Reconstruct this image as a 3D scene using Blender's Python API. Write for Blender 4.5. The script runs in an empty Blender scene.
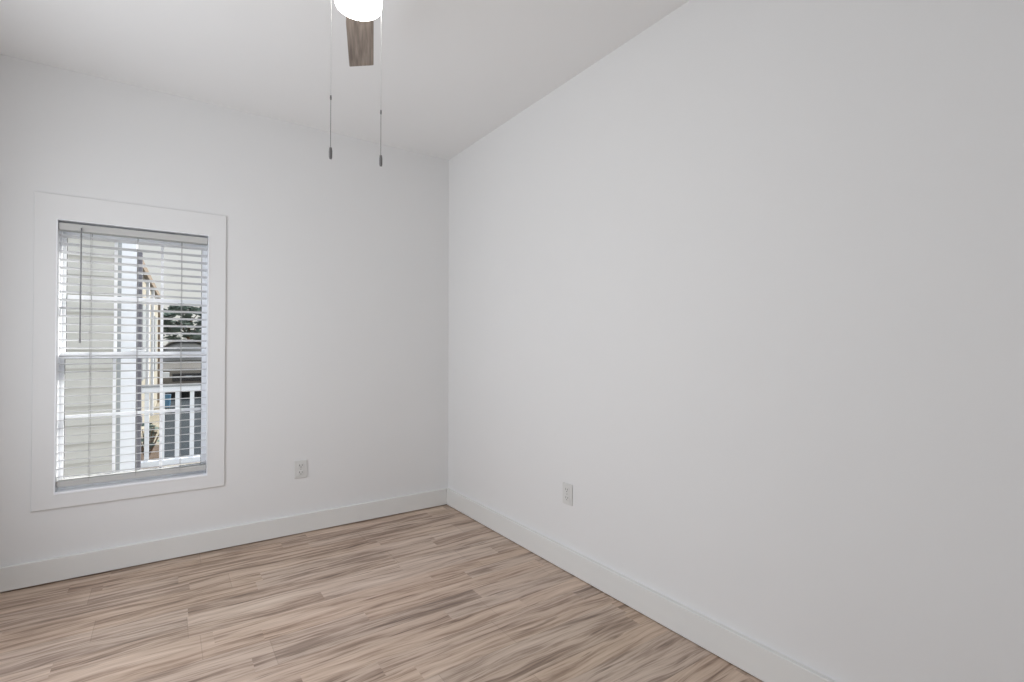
import bpy, bmesh, math, random
from mathutils import Vector, Matrix
C = bpy.context.scene.collection
S = bpy.context.scene
random.seed(7)

# ------------------------------------------------------------------ camera
cd = bpy.data.cameras.new('camera'); cam = bpy.data.objects.new('camera', cd); C.objects.link(cam)
cd.sensor_width = 36.0; cd.sensor_fit = 'HORIZONTAL'; cd.lens = 36.0 * 501.75 / 1024.0
cd.clip_start = 0.05; cd.clip_end = 300
cam.location = (-1.6484, -3.1874, 1.1054)
fw = Vector((0.56747, 0.82333 , 0.01259)).normalized()
cam.rotation_euler = fw.to_track_quat('-Z', 'Y').to_euler()
S.camera = cam
S.view_settings.view_transform = 'Standard'; S.view_settings.look = 'None'
S.view_settings.gamma = 1.0; S.view_settings.exposure = 0.0
S.view_settings.use_curve_mapping = False
S.cycles.max_bounces = 12; S.cycles.diffuse_bounces = 8; S.cycles.transparent_max_bounces = 16
S.cycles.use_denoising = True
S.cycles.sample_clamp_indirect = 6.0

# ------------------------------------------------------------------ world, sun, added fill light
def lin(*c):
    o = []
    for v in c:
        v /= 255.0
        o.append(v / 12.92 if v <= 0.04045 else ((v + 0.055) / 1.055) ** 2.4)
    return tuple(o) + (1.0,)
W = bpy.data.worlds.new('hazy_sky'); S.world = W; W.use_nodes = True
wn = W.node_tree.nodes; wl = W.node_tree.links
bg = wn['Background']
tc = wn.new('ShaderNodeTexCoord'); sx = wn.new('ShaderNodeSeparateXYZ'); rp = wn.new('ShaderNodeValToRGB')
wl.new(tc.outputs['Generated'], sx.inputs[0]); wl.new(sx.outputs['Z'], rp.inputs[0]); wl.new(rp.outputs[0], bg.inputs[0])
rp.color_ramp.elements[0].position = 0.0; rp.color_ramp.elements[0].color = lin(240, 238, 232)
rp.color_ramp.elements[1].position = 0.85; rp.color_ramp.elements[1].color = (2.1, 2.25, 2.5, 1)
e_ = rp.color_ramp.elements.new(0.24); e_.color = lin(236, 238, 240)
bg.inputs[1].default_value = 0.88

def lamp(name, kind, loc, rot, energy, color=(1, 1, 1), **kw):
    l = bpy.data.lights.new(name, kind); o = bpy.data.objects.new(name, l); C.objects.link(o)
    o.location = loc; o.rotation_euler = rot; l.energy = energy; l.color = color
    for k, v in kw.items(): setattr(l, k, v)
    return o
SUN = Vector((-0.62, -0.42, -0.62))
lamp('sun', 'SUN', (8, 6, 9), SUN.to_track_quat('-Z', 'Y').to_euler(), 9.0, (1.0, 0.95, 0.87), angle=0.02)
# added fill lamp for the room, set in the made-up left-wall window
lamp('fill_left', 'AREA', (-2.415, -1.50, 1.24), Vector((1, 0, 0)).to_track_quat('-Z', 'Y').to_euler(),
     22.5, (0.94, 0.985, 1.045), shape='RECTANGLE', size=1.90, size_y=1.40)

# ------------------------------------------------------------------ helpers
class MB:
    """collects shapes in world coordinates and links them as one mesh object"""
    def __init__(s): s.bm = bmesh.new()
    def box(s, a, b, bev=0.0, seg=1):
        t = bmesh.new()
        vs = [t.verts.new((x, y, z)) for x in (a[0], b[0]) for y in (a[1], b[1]) for z in (a[2], b[2])]
        for f in ((0, 1, 3, 2), (4, 6, 7, 5), (0, 4, 5, 1), (2, 3, 7, 6), (0, 2, 6, 4), (1, 5, 7, 3)):
            t.faces.new([vs[i] for i in f])
        bmesh.ops.recalc_face_normals(t, faces=t.faces)
        if bev: bmesh.ops.bevel(t, geom=list(t.edges), offset=bev, segments=seg, affect='EDGES', profile=0.5)
        return s.add(t)
    def add(s, t, mat=None):
        if mat: bmesh.ops.transform(t, matrix=mat, verts=t.verts)
        m = bpy.data.meshes.new('tmp'); t.to_mesh(m); t.free(); s.bm.from_mesh(m); bpy.data.meshes.remove(m)
        return s
    def tube(s, p, q, r, r2=None, n=12, caps=True):
        p = Vector(p); q = Vector(q); r2 = r if r2 is None else r2
        t = bmesh.new()
        M = Matrix.Translation((p + q) / 2) @ (q - p).to_track_quat('Z', 'Y').to_matrix().to_4x4()
        bmesh.ops.create_cone(t, cap_ends=caps, segments=n, radius1=r, radius2=r2, depth=(q - p).length)
        return s.add(t, M)
    def lathe(s, prof, c, n=40):
        """prof: list of (radius, z) from bottom to top, around vertical axis at c"""
        t = bmesh.new(); rings = []
        for r, z in prof:
            if r < 1e-6: rings.append([t.verts.new((c[0], c[1], c[2] + z))])
            else: rings.append([t.verts.new((c[0] + r * math.cos(2 * math.pi * k / n), c[1] + r * math.sin(2 * math.pi * k / n), c[2] + z)) for k in range(n)])
        for a, b in zip(rings, rings[1:]):
            for k in range(n):
                k2 = (k + 1) % n
                if len(a) == 1 and len(b) == 1: continue
                if len(a) == 1: t.faces.new((a[0], b[k2], b[k]))
                elif len(b) == 1: t.faces.new((a[k], a[k2], b[0]))
                else: t.faces.new((a[k], a[k2], b[k2], b[k]))
        bmesh.ops.recalc_face_normals(t, faces=t.faces)
        return s.add(t)
    def prism(s, pts, ext, bev=0.0):
        """pts: planar 3d polygon, ext: extrusion vector"""
        t = bmesh.new(); e = Vector(ext)
        a = [t.verts.new(p) for p in pts]; b = [t.verts.new(Vector(p) + e) for p in pts]
        t.faces.new(a); t.faces.new(list(reversed(b)))
        for i in range(len(pts)):
            j = (i + 1) % len(pts); t.faces.new((a[j], a[i], b[i], b[j]))
        bmesh.ops.recalc_face_normals(t, faces=t.faces)
        if bev: bmesh.ops.bevel(t, geom=list(t.edges), offset=bev, segments=2, affect='EDGES')
        return s.add(t)
    def build(s, name, mat, parent=None, smooth=False):
        m = bpy.data.meshes.new(name); s.bm.to_mesh(m); s.bm.free()
        m.materials.append(mat)
        if smooth:
            m.polygons.foreach_set('use_smooth', [True] * len(m.polygons))
            m.set_sharp_from_angle(angle=math.radians(35))
        o = bpy.data.objects.new(name, m); C.objects.link(o)
        if parent:
            o.parent = parent
            if parent.type == 'EMPTY': o.matrix_parent_inverse = Matrix.Translation(-parent.location)
        return o
def origin(o, p):
    """move the object's origin to p, shape stays in place"""
    p = Vector(p); o.data.transform(Matrix.Translation(-p)); o.location = p
def tag(o, label=None, cat=None, group=None, kind=None):
    if label: o['label'] = label
    if cat: o['category'] = cat
    if group: o['group'] = group
    if kind: o['kind'] = kind
    return o
def empty(name, loc, label, cat, group=None):
    o = bpy.data.objects.new(name, None); C.objects.link(o); o.location = loc; o.empty_display_size = 0.1
    return tag(o, label, cat, group)
def struct(o): o['kind'] = 'structure'; return o
def dup(o, loc=None, parent=None):
    c = o.copy(); C.objects.link(c)
    if loc is not None: c.location = loc
    if parent: c.parent = parent
    for ch in list(o.children):
        d = ch.copy(); C.objects.link(d); d.parent = c
        for g in ch.children:
            e = g.copy(); C.objects.link(e); e.parent = d
    return c

# ------------------------------------------------------------------ materials
def mat(name, col, rough=0.5, spec=0.5, metal=0.0, noise=0.0, nscale=8.0, bump=0.0, bscale=200.0):
    m = bpy.data.materials.new(name); m.use_nodes = True
    n = m.node_tree.nodes; l = m.node_tree.links; b = n['Principled BSDF']
    b.inputs['Roughness'].default_value = rough; b.inputs['Metallic'].default_value = metal
    b.inputs['Specular IOR Level'].default_value = spec
    b.inputs['Base Color'].default_value = col
    t = n.new('ShaderNodeTexCoord')
    z = n.new('ShaderNodeTexNoise'); z.inputs['Scale'].default_value = nscale; z.inputs['Detail'].default_value = 4
    l.new(t.outputs['Object'], z.inputs['Vector'])
    mx = n.new('ShaderNodeMix'); mx.data_type = 'RGBA'
    d = max(noise, 0.006)
    mx.inputs[6].default_value = tuple(c * (1 - d) for c in col[:3]) + (1,)
    mx.inputs[7].default_value = tuple(min(1, c * (1 + d)) for c in col[:3]) + (1,)
    l.new(z.outputs['Fac'], mx.inputs[0]); l.new(mx.outputs[2], b.inputs['Base Color'])
    if bump:
        z2 = n.new('ShaderNodeTexNoise'); z2.inputs['Scale'].default_value = bscale; l.new(t.outputs['Object'], z2.inputs['Vector'])
        bp = n.new('ShaderNodeBump'); bp.inputs['Strength'].default_value = bump; bp.inputs['Distance'].default_value = 0.002
        l.new(z2.outputs['Fac'], bp.inputs['Height']); l.new(bp.outputs[0], b.inputs['Normal'])
    return m
def emis(name, col, st):
    m = mat(name, col, 0.4); b = m.node_tree.nodes['Principled BSDF']
    b.inputs['Emission Color'].default_value = col; b.inputs['Emission Strength'].default_value = st
    return m
WALL = mat('wall_paint', lin(226, 226, 226), 0.65, 0.25, noise=0.012, nscale=1.7, bump=0.05, bscale=90)
CEIL = mat('ceiling_paint', lin(233, 233, 233), 0.8, 0.1, noise=0.01, nscale=1.3)
TRIM = mat('trim_paint', lin(224, 224, 222), 0.42, 0.4, noise=0.006, nscale=3)
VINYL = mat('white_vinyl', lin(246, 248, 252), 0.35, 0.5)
SLAT = mat('blind_slat_white', lin(213, 214, 217), 0.4, 0.4)
RAIL = mat('blind_rail_white', lin(192, 192, 190), 0.45, 0.4)
CORD = mat('blind_cord', lin(165, 165, 165), 0.8, 0.2)
WAND = mat('clear_grey_wand', lin(140, 141, 143), 0.25, 0.5)
GASKET = mat('dark_gasket', lin(90, 92, 96), 0.6, 0.3)
PLATE = mat('outlet_plate', lin(214, 214, 212), 0.35, 0.5)
SLOT = mat('outlet_slot', lin(70, 70, 70), 0.6, 0.3)
NICKEL = mat('brushed_nickel', lin(170, 168, 165), 0.35, 0.5, metal=0.9)
FANWHITE = mat('fan_enamel_white', lin(225, 225, 223), 0.4, 0.5)
CHAIN = mat('pull_chain_silver', lin(196, 196, 196), 0.4, 0.5, metal=0.3)
FOB = mat('grey_fob', lin(112, 110, 110), 0.45, 0.5)
GLOBE = emis('lit_opal_glass', lin(252, 250, 244), 10.0)

def glass():
    m = bpy.data.materials.new('window_glass'); m.use_nodes = True
    n = m.node_tree.nodes; l = m.node_tree.links; n.remove(n['Principled BSDF'])
    tr = n.new('ShaderNodeBsdfTransparent'); tr.inputs[0].default_value = (0.97, 0.98, 0.975, 1)
    gl = n.new('ShaderNodeBsdfGlossy'); gl.inputs['Roughness'].default_value = 0.02
    fr = n.new('ShaderNodeFresnel'); fr.inputs[0].default_value = 1.45
    ge = n.new('ShaderNodeNewGeometry'); iv = n.new('ShaderNodeMath'); iv.operation = 'SUBTRACT'; iv.inputs[0].default_value = 1.0; l.new(ge.outputs['Backfacing'], iv.inputs[1])
    fm = n.new('ShaderNodeMath'); fm.operation = 'MULTIPLY'; l.new(fr.outputs[0], fm.inputs[0]); l.new(iv.outputs[0], fm.inputs[1])
    mx = n.new('ShaderNodeMixShader'); l.new(fm.outputs[0], mx.inputs[0]); l.new(tr.outputs[0], mx.inputs[1]); l.new(gl.outputs[0], mx.inputs[2])
    l.new(mx.outputs[0], n['Material Output'].inputs[0])
    return m
GLASS = glass()

def wood_floor():
    m = bpy.data.materials.new('vinyl_plank_oak'); m.use_nodes = True
    n = m.node_tree.nodes; l = m.node_tree.links; b = n['Principled BSDF']
    def M(op, a, c=None, d=None):
        q = n.new('ShaderNodeMath'); q.operation = op
        for i, v in enumerate((a, c, d)):
            if v is None: continue
            if isinstance(v, (int, float)): q.inputs[i].default_value = v
            else: l.new(v, q.inputs[i])
        return q.outputs[0]
    def comb(x, y, z):
        q = n.new('ShaderNodeCombineXYZ')
        for i, v in enumerate((x, y, z)):
            if isinstance(v, (int, float)): q.inputs[i].default_value = v
            else: l.new(v, q.inputs[i])
        return q.outputs[0]
    def white(v):
        q = n.new('ShaderNodeTexWhiteNoise'); q.noise_dimensions = '3D'; l.new(v, q.inputs[0]); return q.outputs['Value']
    def noise(v, sc, det, rough=0.55, dist=0.0):
        q = n.new('ShaderNodeTexNoise'); q.inputs['Scale'].default_value = sc; q.inputs['Detail'].default_value = det
        q.inputs['Roughness'].default_value = rough; q.inputs['Distortion'].default_value = dist; l.new(v, q.inputs['Vector']); return q.outputs['Fac']
    t = n.new('ShaderNodeTexCoord'); s = n.new('ShaderNodeSeparateXYZ'); l.new(t.outputs['Object'], s.inputs[0])
    X, Y = s.outputs[0], s.outputs[1]
    # planks 0.18 wide, printed as two or three staves
    PW, PL = 0.182, 1.22
    prow = M('FLOOR', M('DIVIDE', Y, PW)); poff = M('MULTIPLY', white(comb(prow, 3.0, 1.0)), PL)
    pu = M('DIVIDE', M('ADD', X, poff), PL); pcol = M('FLOOR', pu)
    srow = M('FLOOR', M('DIVIDE', Y, PW / 2)); soff = M('MULTIPLY', white(comb(srow, 9.0, 4.0)), 3.0)
    su = M('DIVIDE', M('ADD', X, soff), 0.90); scol = M('FLOOR', su)
    rid = white(comb(srow, scol, 2.0)); rid2 = white(comb(scol, srow, 7.0)); pid = white(comb(prow, pcol, 5.0))
    # wavy grain coordinates
    warp = noise(comb(M('MULTIPLY', X, 1.3), M('MULTIPLY', Y, 4.0), M('MULTIPLY', rid, 20.0)), 1.4, 2)
    yw = M('ADD', Y, M('MULTIPLY', M('SUBTRACT', warp, 0.5), 0.085))
    gv = comb(M('ADD', M('MULTIPLY', X, 1.7), M('MULTIPLY', rid, 31.0)), M('MULTIPLY', yw, 25.0), M('MULTIPLY', rid2, 17.0))
    broad = noise(gv, 1.5, 4, 0.6)
    fine = noise(comb(M('MULTIPLY', X, 3.0), M('MULTIPLY', yw, 75.0), rid), 1.6, 4, 0.65)
    streak = noise(comb(M('ADD', M('MULTIPLY', X, 2.2), M('MULTIPLY', rid2, 13.0)), M('MULTIPLY', yw, 34.0), M('MULTIPLY', rid, 9.0)), 1.25, 3, 0.6, 0.4)
    blotch = noise(comb(M('MULTIPLY', X, 1.0), M('MULTIPLY', Y, 1.4), 4.0), 1.0, 2)
    v = M('MULTIPLY_ADD', M('SUBTRACT', broad, 0.5), 1.20, 0.56)
    v = M('ADD', v, M('MULTIPLY', M('SUBTRACT', fine, 0.5), 0.70))
    v = M('ADD', v, M('MULTIPLY', M('SUBTRACT', rid, 0.5), 0.15))
    v = M('ADD', v, M('MULTIPLY', M('SUBTRACT', pid, 0.5), 0.10))
    r = n.new('ShaderNodeValToRGB'); l.new(v, r.inputs[0]); e = r.color_ramp.elements
    e[0].position = 0.23; e[0].color = lin(120, 96, 80)
    e[1].position = 0.90; e[1].color = lin(212, 190, 171)
    for p, c in ((0.41, lin(156, 131, 112)), (0.55, lin(187, 162, 142)), (0.72, lin(201, 177, 157))):
        k = e.new(p); k.color = c
    # knots and dark cracks
    dk = n.new('ShaderNodeMapRange'); l.new(streak, dk.inputs[0]); dk.inputs[1].default_value = 0.59; dk.inputs[2].default_value = 0.70
    dk.inputs[3].default_value = 0.0; dk.inputs[4].default_value = 0.80
    m1 = n.new('ShaderNodeMix'); m1.data_type = 'RGBA'; l.new(dk.outputs[0], m1.inputs[0]); l.new(r.outputs[0], m1.inputs[6]); m1.inputs[7].default_value = lin(104, 80, 64)
    # warmth differs from stave to stave
    hs = n.new('ShaderNodeHueSaturation'); l.new(m1.outputs[2], hs.inputs['Color'])
    l.new(M('MULTIPLY_ADD', rid2, 0.16, 0.82), hs.inputs['Saturation']); l.new(M('MULTIPLY_ADD', blotch, 0.02, 0.49), hs.inputs['Hue'])
    # seams
    fy = M('FRACT', M('DIVIDE', Y, PW)); ey = M('MINIMUM', fy, M('SUBTRACT', 1.0, fy)); sy = M('LESS_THAN', ey, 0.006)
    fx = M('FRACT', pu); ex = M('MINIMUM', fx, M('SUBTRACT', 1.0, fx)); sxx = M('LESS_THAN', ex, 0.0011)
    seam = M('MULTIPLY', M('MAXIMUM', sy, sxx), 0.25)
    m2 = n.new('ShaderNodeMix'); m2.data_type = 'RGBA'; l.new(seam, m2.inputs[0]); l.new(hs.outputs[0], m2.inputs[6]); m2.inputs[7].default_value = lin(88, 68, 56)
    l.new(m2.outputs[2], b.inputs['Base Color'])
    b.inputs['Roughness'].default_value = 0.42; b.inputs['Specular IOR Level'].default_value = 0.42
    bp = n.new('ShaderNodeBump'); bp.inputs['Strength'].default_value = 0.10; bp.inputs['Distance'].default_value = 0.001
    l.new(fine, bp.inputs['Height']); l.new(bp.outputs[0], b.inputs['Normal'])
    return m
FLOOR = wood_floor()

def wood_blade():
    m = mat('grey_brown_wood', lin(128, 118, 110), 0.5, 0.4)
    n = m.node_tree.nodes; l = m.node_tree.links; b = n['Principled BSDF']
    t = n.new('ShaderNodeTexCoord'); mp = n.new('ShaderNodeMapping'); mp.inputs['Scale'].default_value = (4, 60, 10)
    z = n.new('ShaderNodeTexNoise'); z.inputs['Scale'].default_value = 1.6; z.inputs['Detail'].default_value = 5
    r = n.new('ShaderNodeValToRGB'); r.color_ramp.elements[0].position = 0.3; r.color_ramp.elements[0].color = lin(116, 105, 97)
    r.color_ramp.elements[1].position = 0.72; r.color_ramp.elements[1].color = lin(168, 155, 144)
    l.new(t.outputs['Object'], mp.inputs[0]); l.new(mp.outputs[0], z.inputs['Vector']); l.new(z.outputs['Fac'], r.inputs[0]); l.new(r.outputs[0], b.inputs['Base Color'])
    return m
BLADE = wood_blade()

# ------------------------------------------------------------------ room shell
XL, YB, H = -2.42, -3.46, 2.44
struct(MB().box((XL - .14, YB - .14, -.12), (0.0, 0.0, 0.0)).build('floor', FLOOR))
struct(MB().box((XL - .14, YB - .14, H), (.14, .16, H + .12)).build('ceiling', CEIL))
ox0, ox1, oz0, oz1 = -2.0795, -1.4600, 0.4100, 1.7150          # the window opening
wf = MB()
wf.box((XL - .14, 0, -.12), (ox0, .16, H)); wf.box((ox1, 0, -.12), (.14, .16, H))
wf.box((ox0, 0, -.12), (ox1, .16, oz0)); wf.box((ox0, 0, oz1), (ox1, .16, H))
struct(wf.build('wall_front', WALL))
struct(MB().box((0, YB - .14, -.12), (.14, 0, H)).build('wall_right', WALL))
wlm = MB(); a0, a1, b0, b1 = -2.49, -0.51, 0.51, 1.97
wlm.box((XL - .14, YB, -.0), (XL, a0, H)); wlm.box((XL - .14, a1, -.0), (XL, 0, H))
wlm.box((XL - .14, a0, -.0), (XL, a1, b0)); wlm.box((XL - .14, a0, b1), (XL, a1, H))
struct(wlm.build('wall_left', WALL))
struct(MB().box((XL - .14, YB - .14, 0), (0, YB, H)).build('wall_back', WALL))
BT, BH = 0.0200, 0.1135
def baseboard(name, a, b):
    struct(MB().box(a, b, bev=.0016).build(name, TRIM))
baseboard('baseboard_front', (XL, -BT, .0055), (-BT, 0, BH))
baseboard('baseboard_right', (-BT, YB, .003), (0, 0, BH))
baseboard('baseboard_left', (XL, YB, .003), (XL + BT, -BT, BH))
baseboard('baseboard_back', (XL + BT, YB, .003), (-BT, YB + BT, BH))

# picture-frame casing around the window: four flat boards
tx0, tx1, tz0, tz1 = -2.1590, -1.3785, 0.3435, 1.8330
t = bmesh.new()
def rect(x0, z0, x1, z1, y): return [t.verts.new(v) for v in ((x0, y, z0), (x1, y, z0), (x1, y, z1), (x0, y, z1))]
c_ = .0022
loops = [rect(ox0, oz0, ox1, oz1, 0), rect(ox0, oz0, ox1, oz1, -.010), rect(tx0 + c_, tz0 + c_, tx1 - c_, tz1 - c_, -.010), rect(tx0, tz0, tx1, tz1, -.010 + c_), rect(tx0, tz0, tx1, tz1, 0)]
for a, b in zip(loops, loops[1:] + loops[:1]):
    for k in range(4): t.faces.new((a[k], a[(k + 1) % 4], b[(k + 1) % 4], b[k]))
bmesh.ops.recalc_face_normals(t, faces=t.faces)
casing = MB().add(t)
struct(casing.build('trim_1', WALL))

# thin white jamb liner inside the casing
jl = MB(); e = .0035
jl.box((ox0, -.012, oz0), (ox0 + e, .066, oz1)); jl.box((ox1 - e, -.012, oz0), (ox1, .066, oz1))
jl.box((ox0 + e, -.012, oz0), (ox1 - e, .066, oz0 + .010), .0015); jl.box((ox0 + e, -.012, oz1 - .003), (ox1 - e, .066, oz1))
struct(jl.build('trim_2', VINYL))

# ------------------------------------------------------------------ window unit
fy0, fy1 = .066, .130
gx0, gx1, gz0, gz1 = -2.0570, -1.4862, .4640, 1.6600
fr = MB()
fr.box((ox0, fy0, oz0), (gx0 - .014, fy1, oz1)); fr.box((gx1 + .014, fy0, oz0), (ox1, fy1, oz1))
fr.box((gx0 - .014, fy0, oz0), (gx1 + .014, fy1, .428)); fr.box((gx0 - .014, fy0, 1.690), (gx1 + .014, fy1, oz1))
window = struct(fr.build('window_1', VINYL))
def sash(name, z0, z1, y0, y1, low, high):
    m = MB(); b = .0015
    m.box((gx0 - .014, y0, z0), (gx0, y1, z1), b); m.box((gx1, y0, z0), (gx1 + .014, y1, z1), b)
    m.box((gx0, y0, z0), (gx1, y1, z0 + low), b); m.box((gx0, y0, z1 - high), (gx1, y1, z1), b)
    return m.build(name, VINYL, window)
lo = sash('lower_sash', .428, 1.0816, .070, .100, .036, .032)
up = sash('upper_sash', 1.0500, 1.690, .101, .128, .030, .030)
def grid(y, z0, z1, zm, hz, par):
    m = MB()
    for cx in (-1.8655, -1.6683): m.box((cx - .0065, y - .004, z0), (cx + .0065, y + .004, z1))
    m.box((gx0, y - .0045, zm - hz), (gx1, y + .0045, zm + hz))
    g = m.build('muntin_grid', VINYL, par); g.parent = par
    p = MB().box((gx0, y - .002, z0), (gx1, y + .002, z1)).build('window_pane', GLASS, par)
    k = MB(); e = .0022
    k.box((gx0, y - .008, z0), (gx0 + e, y - .005, z1)); k.box((gx1 - e, y - .008, z0), (gx1, y - .005, z1))
    k.box((gx0, y - .008, z1 - e), (gx1, y - .005, z1)); k.box((gx0, y - .008, z0), (gx1, y - .005, z0 + e))
    k.build('glazing_gasket', GASKET, par)
grid(.087, .464, 1.0496, .7640, .0075, lo)
grid(.116, 1.080, 1.660, 1.3570, .0100, up)
MB().box((-1.800, .058, 1.083), (-1.735, .080, 1.093), .003).build('sash_lock', VINYL, lo)

# unseen window added in the left wall to hold the fill lamp
def plain_window(name, axis, p, u0, u1):
    m = MB()
    def bx(ua, ub, za, zb, d0=-.05, d1=.0):
        if axis == 'x': m.box((p + d0, ua, za), (p + d1, ub, zb))
        else: m.box((ua, p + d0, za), (ub, p + d1, zb))
    bx(u0, u0 + .05, b0, b1); bx(u1 - .05, u1, b0, b1); bx(u0, u1, b0, b0 + .05); bx(u0, u1, b1 - .05, b1)
    c = (u0 + u1) / 2; bx(c - .03, c + .03, b0, b1)
    return struct(m.build(name, VINYL))
plain_window('added_window', 'x', XL - .03, a0, a1)

# ------------------------------------------------------------------ blind
BX0, BX1 = -2.0745, -1.4650
blind = empty('window_blind', (-1.7697, .034, .41), 'white horizontal slat blind lowered with its slats open inside the white framed window', 'blind')
hr = MB(); hr.box((BX0, .002, 1.6690), (BX1, .058, 1.7020), .0015)
hr.build('headrail', RAIL, blind)
P = .03869; zs = [1.6085 + P - P * k for k in range(31)]
sm = MB(); t_ = bmesh.new()
prof = []
for k in range(7):
    u = k / 6; prof.append((.012 + .0445 * u, 0.0012 * (1 - (2 * u - 1) ** 2)))
top = prof; bot = [(y, z - .0022) for y, z in reversed(prof)]
sm.prism([(BX0 + .001, y, z) for y, z in top + bot], (BX1 - BX0 - .002, 0, 0))
slat = sm.build('slat', SLAT, blind)
slat.data.transform(Matrix.Translation((0, .0342, 0)) @ Matrix.Rotation(math.radians(-8), 4, 'X') @ Matrix.Translation((0, -.0342, 0)))
slat.location = (0, 0, zs[0] - .0027)
for z in zs[1:]:
    c = slat.copy(); C.objects.link(c); c.location = (0, 0, z - .0027)
MB().box((BX0, .011, .4380), (BX1, .058, .4655), .003, 2).build('bottom_rail', RAIL, blind)
for cx in (-1.9570, -1.7720, -1.5835):
    m = MB()
    for y in (.0095, .0585): m.tube((cx, y, .452), (cx, y, 1.672), .0009, n=6)
    m.tube((cx + .004, .034, .452), (cx + .004, .034, 1.672), .0007, n=6)
    for z in zs: m.tube((cx, .0095, z - .0035), (cx, .0585, z - .0035), .0005, n=4)
    m.build('ladder_cord', CORD, blind)
m = MB(); m.tube((-1.9905, -.008, 1.672), (-1.9915, -.009, 1.128), .0031, n=8); m.tube((-1.9915, -.009, 1.150), (-1.9915, -.009, 1.126), .0038, n=8)
wand = m.build('tilt_wand', WAND, blind)
m = MB(); m.tube((-1.9905, .004, 1.681), (-1.9905, -.010, 1.681), .0026, n=8); m.tube((-1.9905, -.008, 1.683), (-1.9905, -.008, 1.668), .002, n=8)
m.build('hook', GASKET, wand)

# ------------------------------------------------------------------ outlets
def outlet(loc, rz, label):
    o = empty('wall_outlet', (0, 0, 0), label, 'outlet', None)
    MB().box((-.0355, -.0065, -.0520), (.0355, .0, .0520), .0022, 2).build('cover_plate', PLATE, o)
    for s in (-1, 1):
        z = s * .0205
        m = MB(); m.box((-.0165, -.0085, z - .0145), (.0165, -.005, z + .0145), .0018, 2)
        r = m.build('socket', PLATE, o)
        k = MB(); k.box((-.0085, -.0088, z - .002), (-.0060, -.0080, z + .0085)); k.box((.0060, -.0088, z - .001), (.0085, -.0080, z + .0075))
        k.tube((0, -.0088, z - .0075), (0, -.0080, z - .0075), .0026, n=10)
        k.build('slots', SLOT, r)
    MB().tube((0, -.0076, 0), (0, -.0060, 0), .0028, n=12).build('screw', NICKEL, o)
    o.location = loc; o.rotation_euler = (0, 0, rz)
outlet((-.9830, 0, .3800), 0, 'white duplex wall outlet on the window wall, to the right of the window')
outlet((0, -1.2860, .3780), -math.pi / 2, 'white duplex wall outlet low on the bare right-hand wall')

# ------------------------------------------------------------------ ceiling fan
AX, AY = -1.1782, -1.6896
fan = empty('ceiling_fan', (AX, AY, H), 'small flush ceiling fan with grey-brown wood blades, lit white drum light and two pull chains', 'ceiling fan')
MB().lathe([(0, -.070), (.060, -.070), (.082, -.055), (.085, -.0), (0, 0)], (AX, AY, H)).build('canopy', FANWHITE, fan, True)
MB().lathe([(0, -.075), (.078, -.075), (.098, -.060), (.104, -.035), (.096, -.010), (.070, 0), (0, 0)], (AX, AY, H - .070)).build('motor_housing', FANWHITE, fan, True)
ang0 = math.atan2(.94, .342) + math.radians(1)
for k in range(3):
    a = ang0 + k * 2 * math.pi / 3
    M = Matrix.Translation((AX, AY, 2.203)) @ Matrix.Rotation(a, 4, 'Z') @ Matrix.Rotation(math.radians(-12), 4, 'X')
    m = MB(); pts = [(.15, -.042), (.19, -.0455), (.460, -.0460), (.462, -.0440), (.462, .0440), (.460, .0460), (.19, .0455), (.15, .042)]
    m.prism([(x, y, 0) for x, y in pts], (0, 0, .007), .0012)
    b = m.build('blade', BLADE); b.matrix_world = M; b.parent = fan; b.matrix_parent_inverse = Matrix.Translation(-fan.location)
    m = MB(); m.box((.07, -.014, .006), (.20, .014, .011), .001); m.box((.165, -.034, .0068), (.215, .034, .0108), .001)
    b = m.build('blade_bracket', NICKEL); b.matrix_world = M; b.parent = fan; b.matrix_parent_inverse = Matrix.Translation(-fan.location)
MB().lathe([(0, -.030), (.068, -.030), (.070, -.026), (.070, .0), (0, .0)], (AX, AY, H - .143)).build('switch_housing', FANWHITE, fan, True)
prof = [(0, 2.1215)]
for k in range(1, 9):
    r = .066 * .94 * k / 8; prof.append((r, 2.1215 + .0075 * (k / 8) ** 2.2))
prof += [(.0660, 2.1320), (.0680, 2.137), (.0690, 2.146), (.0690, 2.182), (.067, 2.186), (0, 2.186)]
MB().lathe([(r, z) for r, z in prof], (AX, AY, 0), 56).build('lamp_shade', GLOBE, fan, True)
MB().lathe([(.0, 0), (.064, 0), (.064, .052), (.0, .052)], (AX, AY, 2.1845)).build('light_fitter', FANWHITE, fan, True)
Rv = Vector((.82339, -.56748, 0)); Fv = Vector((.56748, .82339, 0))
def chain(dr, df, zc, zb=1.668):
    p = Vector((AX, AY, 0)) + Rv * dr + Fv * df
    m = MB(); q = Vector((p.x, p.y, 2.212))
    m.tube((p.x, p.y, zc), (p.x, p.y, 2.205), .0006, n=6)
    z = zc
    t = bmesh.new()
    while z < 2.205:
        bmesh.ops.create_icosphere(t, subdivisions=1, radius=.0013, matrix=Matrix.Translation((p.x, p.y, z))); z += .0042
    m.add(t)
    ctr = Vector((AX, AY, 2.212)); m.tube(ctr.lerp(q, .55), q, .0035, n=8)
    c = m.build('pull_chain', CHAIN, fan)
    MB().tube((p.x, p.y, zb + .032), (p.x, p.y, zc), .0009, n=6).build('cord', FOB, c)
    MB().lathe([(0, -.0075), (.0022, -.0065), (.0028, 0), (.0022, .0065), (0, .0075)], (p.x, p.y, zc), 10).build('connector', FOB, c, True)
    MB().lathe([(0, 0), (.0036, .001), (.0048, .006), (.0050, .024), (.0038, .034), (.0020, .036), (0, .036)], (p.x, p.y, zb), 14).build('fob', FOB, c, True)
chain(-.0757, -.018, 1.8475, 1.6635)
chain(.0545, .054, 1.838)

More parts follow.
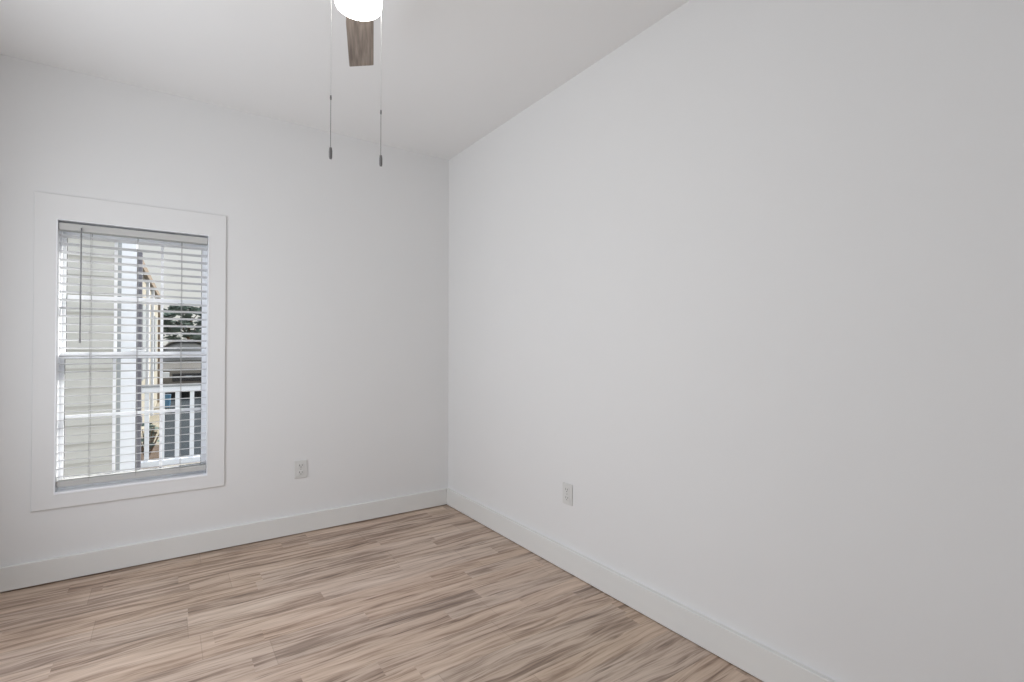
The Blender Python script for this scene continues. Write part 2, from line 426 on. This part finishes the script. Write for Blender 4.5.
# ------------------------------------------------------------------ outside
GZ = -.50
SIDE = mat('beige_vinyl_siding', lin(188, 188, 186), 0.55, 0.3, noise=0.02, nscale=2)
WHITEP = mat('exterior_white', lin(222, 226, 235), 0.45, 0.4)
GREYT = mat('grey_channel', lin(150, 155, 160), 0.5, 0.3)
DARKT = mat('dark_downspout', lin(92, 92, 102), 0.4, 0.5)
CREAM = mat('cream_siding', lin(166, 161, 150), 0.6, 0.2, noise=0.02)
TAN = mat('tan_fascia', lin(132, 118, 104), 0.6, 0.3)
ROOFM = mat('shingle_grey', lin(120, 112, 106), 0.9, 0.1, noise=0.12, nscale=14)
BARK = mat('bark', lin(96, 78, 64), 0.9, 0.1, noise=0.2, nscale=12)
def ground_mat(name, c1, c2, sc):
    m = mat(name, c1, 0.95, 0.1, noise=0.1, nscale=sc); n = m.node_tree.nodes
    for q in n:
        if q.type == 'MIX': q.inputs[6].default_value = c1; q.inputs[7].default_value = c2
    return m
LAWN = ground_mat('dry_lawn', lin(116, 111, 100), lin(144, 138, 126), 1.2)
ASPH = ground_mat('blue_grey_asphalt', lin(38, 44, 50), lin(52, 58, 64), 7)
MULCH = ground_mat('brown_mulch', lin(62, 52, 46), lin(104, 90, 78), 22)
DECK = mat('pale_deck', lin(160, 160, 158), 0.7, 0.2, noise=.05)
struct(MB().box((-60, .16, GZ - .3), (60, 90, GZ)).build('ground', LAWN))
# wing of the house opposite the window: lapped siding
def lap_wall(m, x0, x1, y, z0, z1, s, off):
    z = off
    while z > z0: z -= s
    while z < z1:
        m.prism([(x0, y + .02, z), (x0, y - .014, z), (x0, y - .012, z + .012), (x0, y - .001, z + s), (x0, y + .02, z + s)], (x1 - x0, 0, 0)); z += s
wing = empty('house_wing', (-3.6, 1.2, GZ), 'beige lap-sided house wing with white corner board, seen through the left window panes', 'building')
m = MB(); m.box((-6.0, 1.176, GZ), (-1.836, 1.42, 3.1)); lap_wall(m, -6.0, -1.918, 1.176, GZ, 3.1, .1243, .592)
m.build('siding', SIDE, wing)
MB().box((-1.9225, 1.150, GZ), (-1.9030, 1.180, 3.1)).build('siding_channel', GREYT, wing)
m = MB(); m.box((-1.9050, 1.152, GZ), (-1.8310, 1.180, 3.1)); m.box((-1.8360, 1.16, GZ), (-1.8210, 1.42, 3.1)); m.build('corner_board', WHITEP, wing)
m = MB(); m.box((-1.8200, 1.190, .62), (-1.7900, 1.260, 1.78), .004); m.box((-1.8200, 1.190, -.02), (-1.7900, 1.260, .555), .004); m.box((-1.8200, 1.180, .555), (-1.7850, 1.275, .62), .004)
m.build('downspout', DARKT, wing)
MB().box((-6.1, .95, 3.1), (-1.60, 1.6, 3.24)).build('eave', WHITEP, wing)
# porch deck and railing
struct(MB().box((-1.78, .16, GZ), (3.4, 3.12, -.19)).build('porch_floor', DECK))
rail = empty('porch_railing', (-.2, 3.0, -.19), 'white porch railing with square balusters outside the right window panes', 'railing')
m = MB(); m.box((-1.86, 2.955, .655), (3.3, 3.045, .708), .004); m.build('top_rail', WHITEP, rail)
MB().box((-1.86, 2.945, .709), (3.3, 3.055, .728), .003).build('rail_cap', GREYT, rail)
MB().box((-1.86, 2.97, -.088), (3.3, 3.03, -.030), .004).build('bottom_rail', WHITEP, rail)
bal = MB().box((-.019, 2.981, -.032), (.019, 3.019, .657), .002).build('baluster', WHITEP, rail)
for k in range(38):
    x = -1.8020 + .1265 * k
    c = bal if k == 0 else bal.copy()
    if k: C.objects.link(c)
    c.location = (x, 0, 0)
for x in (.158, 2.055):
    MB().box((x - .035, 2.965, -.19), (x + .035, 3.035, .655), .004).build('post', WHITEP, rail)
# long neighbouring house whose eave runs away from us
P1 = Vector((-2.057, 7.1, 0)); P2 = Vector((-1.844, 14.9, 0)); d = (P2 - P1).normalized(); nn = Vector((d.y, -d.x, 0))
nb = empty('neighbouring_house', (-6, 14, GZ), 'cream neighbouring house with tan eave receding behind the white corner board', 'building')
def hp(u, w, z): v = P1 + d * u + nn * w; return (v.x, v.y, z)
L = (P2 - P1).length
m = MB(); m.prism([hp(0, 0, GZ), hp(L, 0, GZ), hp(L, -7, GZ), hp(0, -7, GZ)], (0, 0, 3.02)); m.build('wall', CREAM, nb)
for u in (0.0, 2.4, 4.2, L - .2):
    m = MB(); m.prism([hp(u, 0, GZ), hp(u + .18, 0, GZ), hp(u + .18, .05, GZ), hp(u, .05, GZ)], (0, 0, 3.02)); m.build('trim_board', WHITEP if u < 6 else TAN, nb)
for u in (1.0, 5.3):
    m = MB(); m.prism([hp(u, .0, .5), hp(u + .9, .0, .5), hp(u + .9, .03, .5), hp(u, .03, .5)], (0, 0, 1.4)); m.build('window', GREYT, nb)
m = MB(); m.prism([hp(-.3, .0, 2.46), hp(L + .1, .0, 2.46), hp(L + .1, .07, 2.46), hp(-.3, .07, 2.46)], (0, 0, .13)); m.build('fascia', TAN, nb)
m = MB(); m.prism([hp(-.3, .07, 2.59), hp(-.3, -3.4, 3.9), hp(-.3, -7.2, 2.59)], tuple(d * (L + .4))); m.build('roof', ROOFM, nb)

# street, planting bed
struct(MB().box((-1.66, 5.2, GZ), (9, 19.2, GZ + .012)).build('driveway', ASPH))
struct(MB().box((-6, 3.3, GZ), (-1.665, 6.6, GZ + .05)).build('planting_bed', MULCH))

# bucket on the drive
bn = empty('bucket', (-1.63, 13.0, GZ + .012), 'small pale blue bucket standing on the drive behind the railing', 'bucket')
MB().lathe([(0, 0), (.080, 0), (.100, .33), (.104, .34), (.096, .34), (.078, .012), (0, .012)], (-1.63, 13.0, GZ + .012), 24).build('body', mat('blue_plastic', lin(84, 128, 160), .4), bn, True)
m = MB()
for k in range(12):
    a, b = math.pi * k / 12, math.pi * (k + 1) / 12
    m.tube((-1.63 + .10 * math.cos(a), 13.0 - .07 * math.sin(a), GZ + .335 + .03 * math.sin(a)), (-1.63 + .10 * math.cos(b), 13.0 - .07 * math.sin(b), GZ + .335 + .03 * math.sin(b)), .005, n=6)
m.build('handle', WHITEP, bn)

# parked car facing us
CARP = mat('taupe_car_paint', lin(104, 99, 92), .35, .5, metal=.4)
CARG = mat('car_glass', lin(62, 62, 60), .3, .3)
TYRE = mat('tyre', lin(40, 40, 42), .8)
CHROME = mat('car_chrome', lin(190, 192, 196), .25, .5, metal=.8)
LAMPG = mat('headlamp', lin(225, 228, 232), .15, .6)
cx, cy, cz = -1.08, 15.3, GZ + .012
car = empty('parked_car', (cx, cy, cz), 'parked taupe car facing the house on the drive beyond the porch railing', 'car')
def loft(secs, name, mt, par):
    """secs: list of (y, halfwidth_bottom, halfwidth_top, z0, z1)"""
    t = bmesh.new(); rings = []
    for y, wb, wt, z0, z1 in secs:
        h = z1 - z0; pts = [(-wb * .94, z0), (-wb, z0 + .3 * h), (-wt * 1.0, z0 + .82 * h), (-wt * .86, z0 + .96 * h), (-wt * .4, z1), (wt * .4, z1), (wt * .86, z0 + .96 * h), (wt, z0 + .82 * h), (wb, z0 + .3 * h), (wb * .94, z0)]
        rings.append([t.verts.new((cx + x, cy + y, cz + z)) for x, z in pts])
    for a, b in zip(rings, rings[1:]):
        for i in range(len(a)):
            j = (i + 1) % len(a); t.faces.new((a[i], a[j], b[j], b[i]))
    t.faces.new(rings[0]); t.faces.new(list(reversed(rings[-1])))
    bmesh.ops.recalc_face_normals(t, faces=t.faces)
    m = MB(); m.add(t); return m.build(name, mt, par, True)
loft([(0, .80, .72, .28, .72), (.08, .88, .82, .22, .86), (.9, .92, .88, .22, 1.00), (1.3, .92, .90, .22, 1.06), (3.6, .92, .90, .22, 1.10), (4.3, .88, .84, .25, 1.02), (4.45, .80, .74, .35, .90)], 'body', CARP, car)
ARC = [(-1.0, 0.0), (-.96, .30), (-.84, .62), (-.62, .86), (-.34, .97), (0, 1.0), (.34, .97), (.62, .86), (.84, .62), (.96, .30), (1.0, 0.0)]
def arch(secs, name, mt, lo=0, hi=11, thick=0.0):
    t = bmesh.new(); rings = []
    for y, w, z0, z1 in secs:
        p = [(cx + a * w, cy + y, cz + z0 + b * (z1 - z0)) for a, b in ARC[lo:hi]]
        q = [(cx + a * (w - thick), cy + y, cz + z0 + b * (z1 - z0) - thick) for a, b in reversed(ARC[lo:hi])] if thick else []
        rings.append([t.verts.new(v) for v in p + q])
    for a, b in zip(rings, rings[1:]):
        for k in range(len(a)):
            k2 = (k + 1) % len(a); t.faces.new((a[k], a[k2], b[k2], b[k]))
    t.faces.new(rings[0]); t.faces.new(list(reversed(rings[-1])))
    bmesh.ops.recalc_face_normals(t, faces=t.faces)
    m = MB(); m.add(t); m.build(name, mt, car, True)
arch([(1.05, .84, .98, 1.06), (1.55, .82, .98, 1.42), (2.0, .80, .98, 1.66), (3.7, .80, .98, 1.66), (4.3, .80, .98, 1.15)], 'cabin', CARG)
arch([(1.90, .825, .98, 1.685), (2.8, .83, .98, 1.71), (3.8, .82, .98, 1.68)], 'roof', CARP, 2, 9, .03)
for s in (-1, 1):
    m = MB(); m.prism([(cx + s * .76, cy + 1.02, cz + 1.02), (cx + s * .82, cy + 1.10, cz + 1.02), (cx + s * .70, cy + 1.94, cz + 1.46), (cx + s * .63, cy + 1.88, cz + 1.50)], (0, .05, .02)); m.build('windscreen_pillar', CARP, car)
    MB().box((cx + s * .62 - .13, cy - .01, cz + .62), (cx + s * .62 + .13, cy + .12, cz + .76), .02, 2).build('headlight', LAMPG, car)
    MB().box((cx + s * 1.0 - .08, cy + 1.25, cz + 1.02), (cx + s * 1.0 + .08, cy + 1.35, cz + 1.16), .02, 2).build('wing_mirror', CARP, car)
    for y in (.85, 3.6):
        MB().tube((cx + s * .80, cy + y, cz + .33), (cx + s * .94, cy + y, cz + .33), .33, n=28).build('wheel', TYRE, car)
m = MB(); m.box((cx - .42, cy - .03, cz + .50), (cx + .42, cy + .05, cz + .72), .01)
m.build('grille', TYRE, car)
MB().box((cx - .84, cy - .06, cz + .26), (cx + .84, cy + .10, cz + .44), .03, 2).build('bumper', CARP, car)
MB().box((cx - .10, cy - .05, cz + .60), (cx + .10, cy - .025, cz + .65), .005).build('badge_bar', CHROME, car)

for o in car.children: o.data.transform(Matrix.Translation((0, 0, cz)) @ Matrix.Diagonal((.97, 1, 1.10, 1)) @ Matrix.Translation((0, 0, -cz)))
for o in car.children: o.data.transform(Matrix.Translation((cx * .03, 0, 0)))

# twiggy plant in the bed
LEAFD = ground_mat('dark_leaf', lin(56, 70, 66), lin(112, 126, 118), 3)
def plant(loc, label, n=26, h=.6):
    o = empty('bed_plant', loc, label, 'plant')
    m = MB()
    for k in range(n):
        a = random.uniform(0, 6.28); l_ = random.uniform(.5, 1) * h; s = random.uniform(.1, .5)
        p = Vector(loc); q = p + Vector((math.cos(a) * s * l_, math.sin(a) * s * l_, l_)); m.tube(p, q, .012, .004, n=5)
    m.build('stem', BARK, o)
    m = MB(); t = bmesh.new()
    for k in range(90):
        a = random.uniform(0, 6.28); r = random.uniform(0, .3) * h; c = Vector(loc) + Vector((math.cos(a) * r, math.sin(a) * r, random.uniform(.25, 1) * h))
        M = Matrix.Translation(c) @ Matrix.Rotation(random.uniform(0, 6.28), 4, 'Z') @ Matrix.Rotation(random.uniform(-1, 1), 4, 'X') @ Matrix.Diagonal((1.0, .45, 1, 1))
        bmesh.ops.create_circle(t, cap_ends=True, segments=6, radius=.05, matrix=M)
    m.add(t); m.build('foliage', LEAFD, o)
plant((-2.12, 4.6, GZ + .05), 'twiggy dark shrub in the brown bed beside the corner board', 26, .62)
plant((-1.86, 5.4, GZ + .05), 'low dark shrub in the brown bed, the one nearer the drive', 20, .5)

# trees beyond the drive
LEAFP = ground_mat('pine_leaf', lin(70, 84, 80), lin(134, 146, 140), 2)
def tree(x, y, h, w, label, mt, seed):
    rnd = random.Random(seed)
    o = empty('tree', (x, y, GZ), label, 'tree', None)
    m = MB(); m.tube((x, y, GZ), (x + .2, y, GZ + h * .8), .13, .04, n=8)
    for k in range(7):
        a = rnd.uniform(0, 6.28); z = GZ + h * rnd.uniform(.5, .7); m.tube((x + .1, y, z), (x + math.cos(a) * w * .6, y + math.sin(a) * w * .6, z + h * .16), .045, .015, n=6)
    m.build('trunk', BARK, o)
    t = bmesh.new(); cl = []
    for k in range(26):
        a = rnd.uniform(0, 6.28); r = w * math.sqrt(rnd.random()); z = GZ + h * rnd.uniform(.50, .95); cl.append((Vector((x + math.cos(a) * r, y + math.sin(a) * r, z)), rnd.uniform(.35, .6) * w * .7))
    for c, r in cl:
        for k in range(46):
            v = Vector((rnd.gauss(0, 1), rnd.gauss(0, 1), rnd.gauss(0, .8))).normalized() * r * rnd.uniform(.4, 1)
            q = c + v
            if q.z > GZ + h: q.z = GZ + h - rnd.uniform(0, .3)
            e = rnd.uniform(.07, .14)
            M = Matrix.Translation(q) @ Matrix.Rotation(rnd.uniform(0, 6.28), 4, 'Z') @ Matrix.Rotation(rnd.uniform(-1.4, 1.4), 4, 'X') @ Matrix.Diagonal((1.3, .6, 1, 1))
            bmesh.ops.create_circle(t, cap_ends=True, segments=5, radius=e, matrix=M)
    m = MB(); m.add(t); m.build('crown', mt, o)
for k, (x, y, lab) in enumerate(((-3.45, 30.0, 'tree beyond the drive, half hidden by the cream house'), (-.75, 30.4, 'dense tree straight behind the parked car'),
        (2.0, 30.0, 'tree beyond the drive, right of the one behind the car'),
        (-2.1, 35.0, 'green tree in the back row nearest the cream house'), (.65, 34.8, 'tree in the back row, seen right of the parked car roof'), (3.4, 35.2, 'green tree in the back row, furthest right'))):
    tree(x, y, 3.95 + .12 * (k % 3) + (.42 if k > 2 else 0), .92, lab, (LEAFP, LEAFD)[k % 2], k + 1)
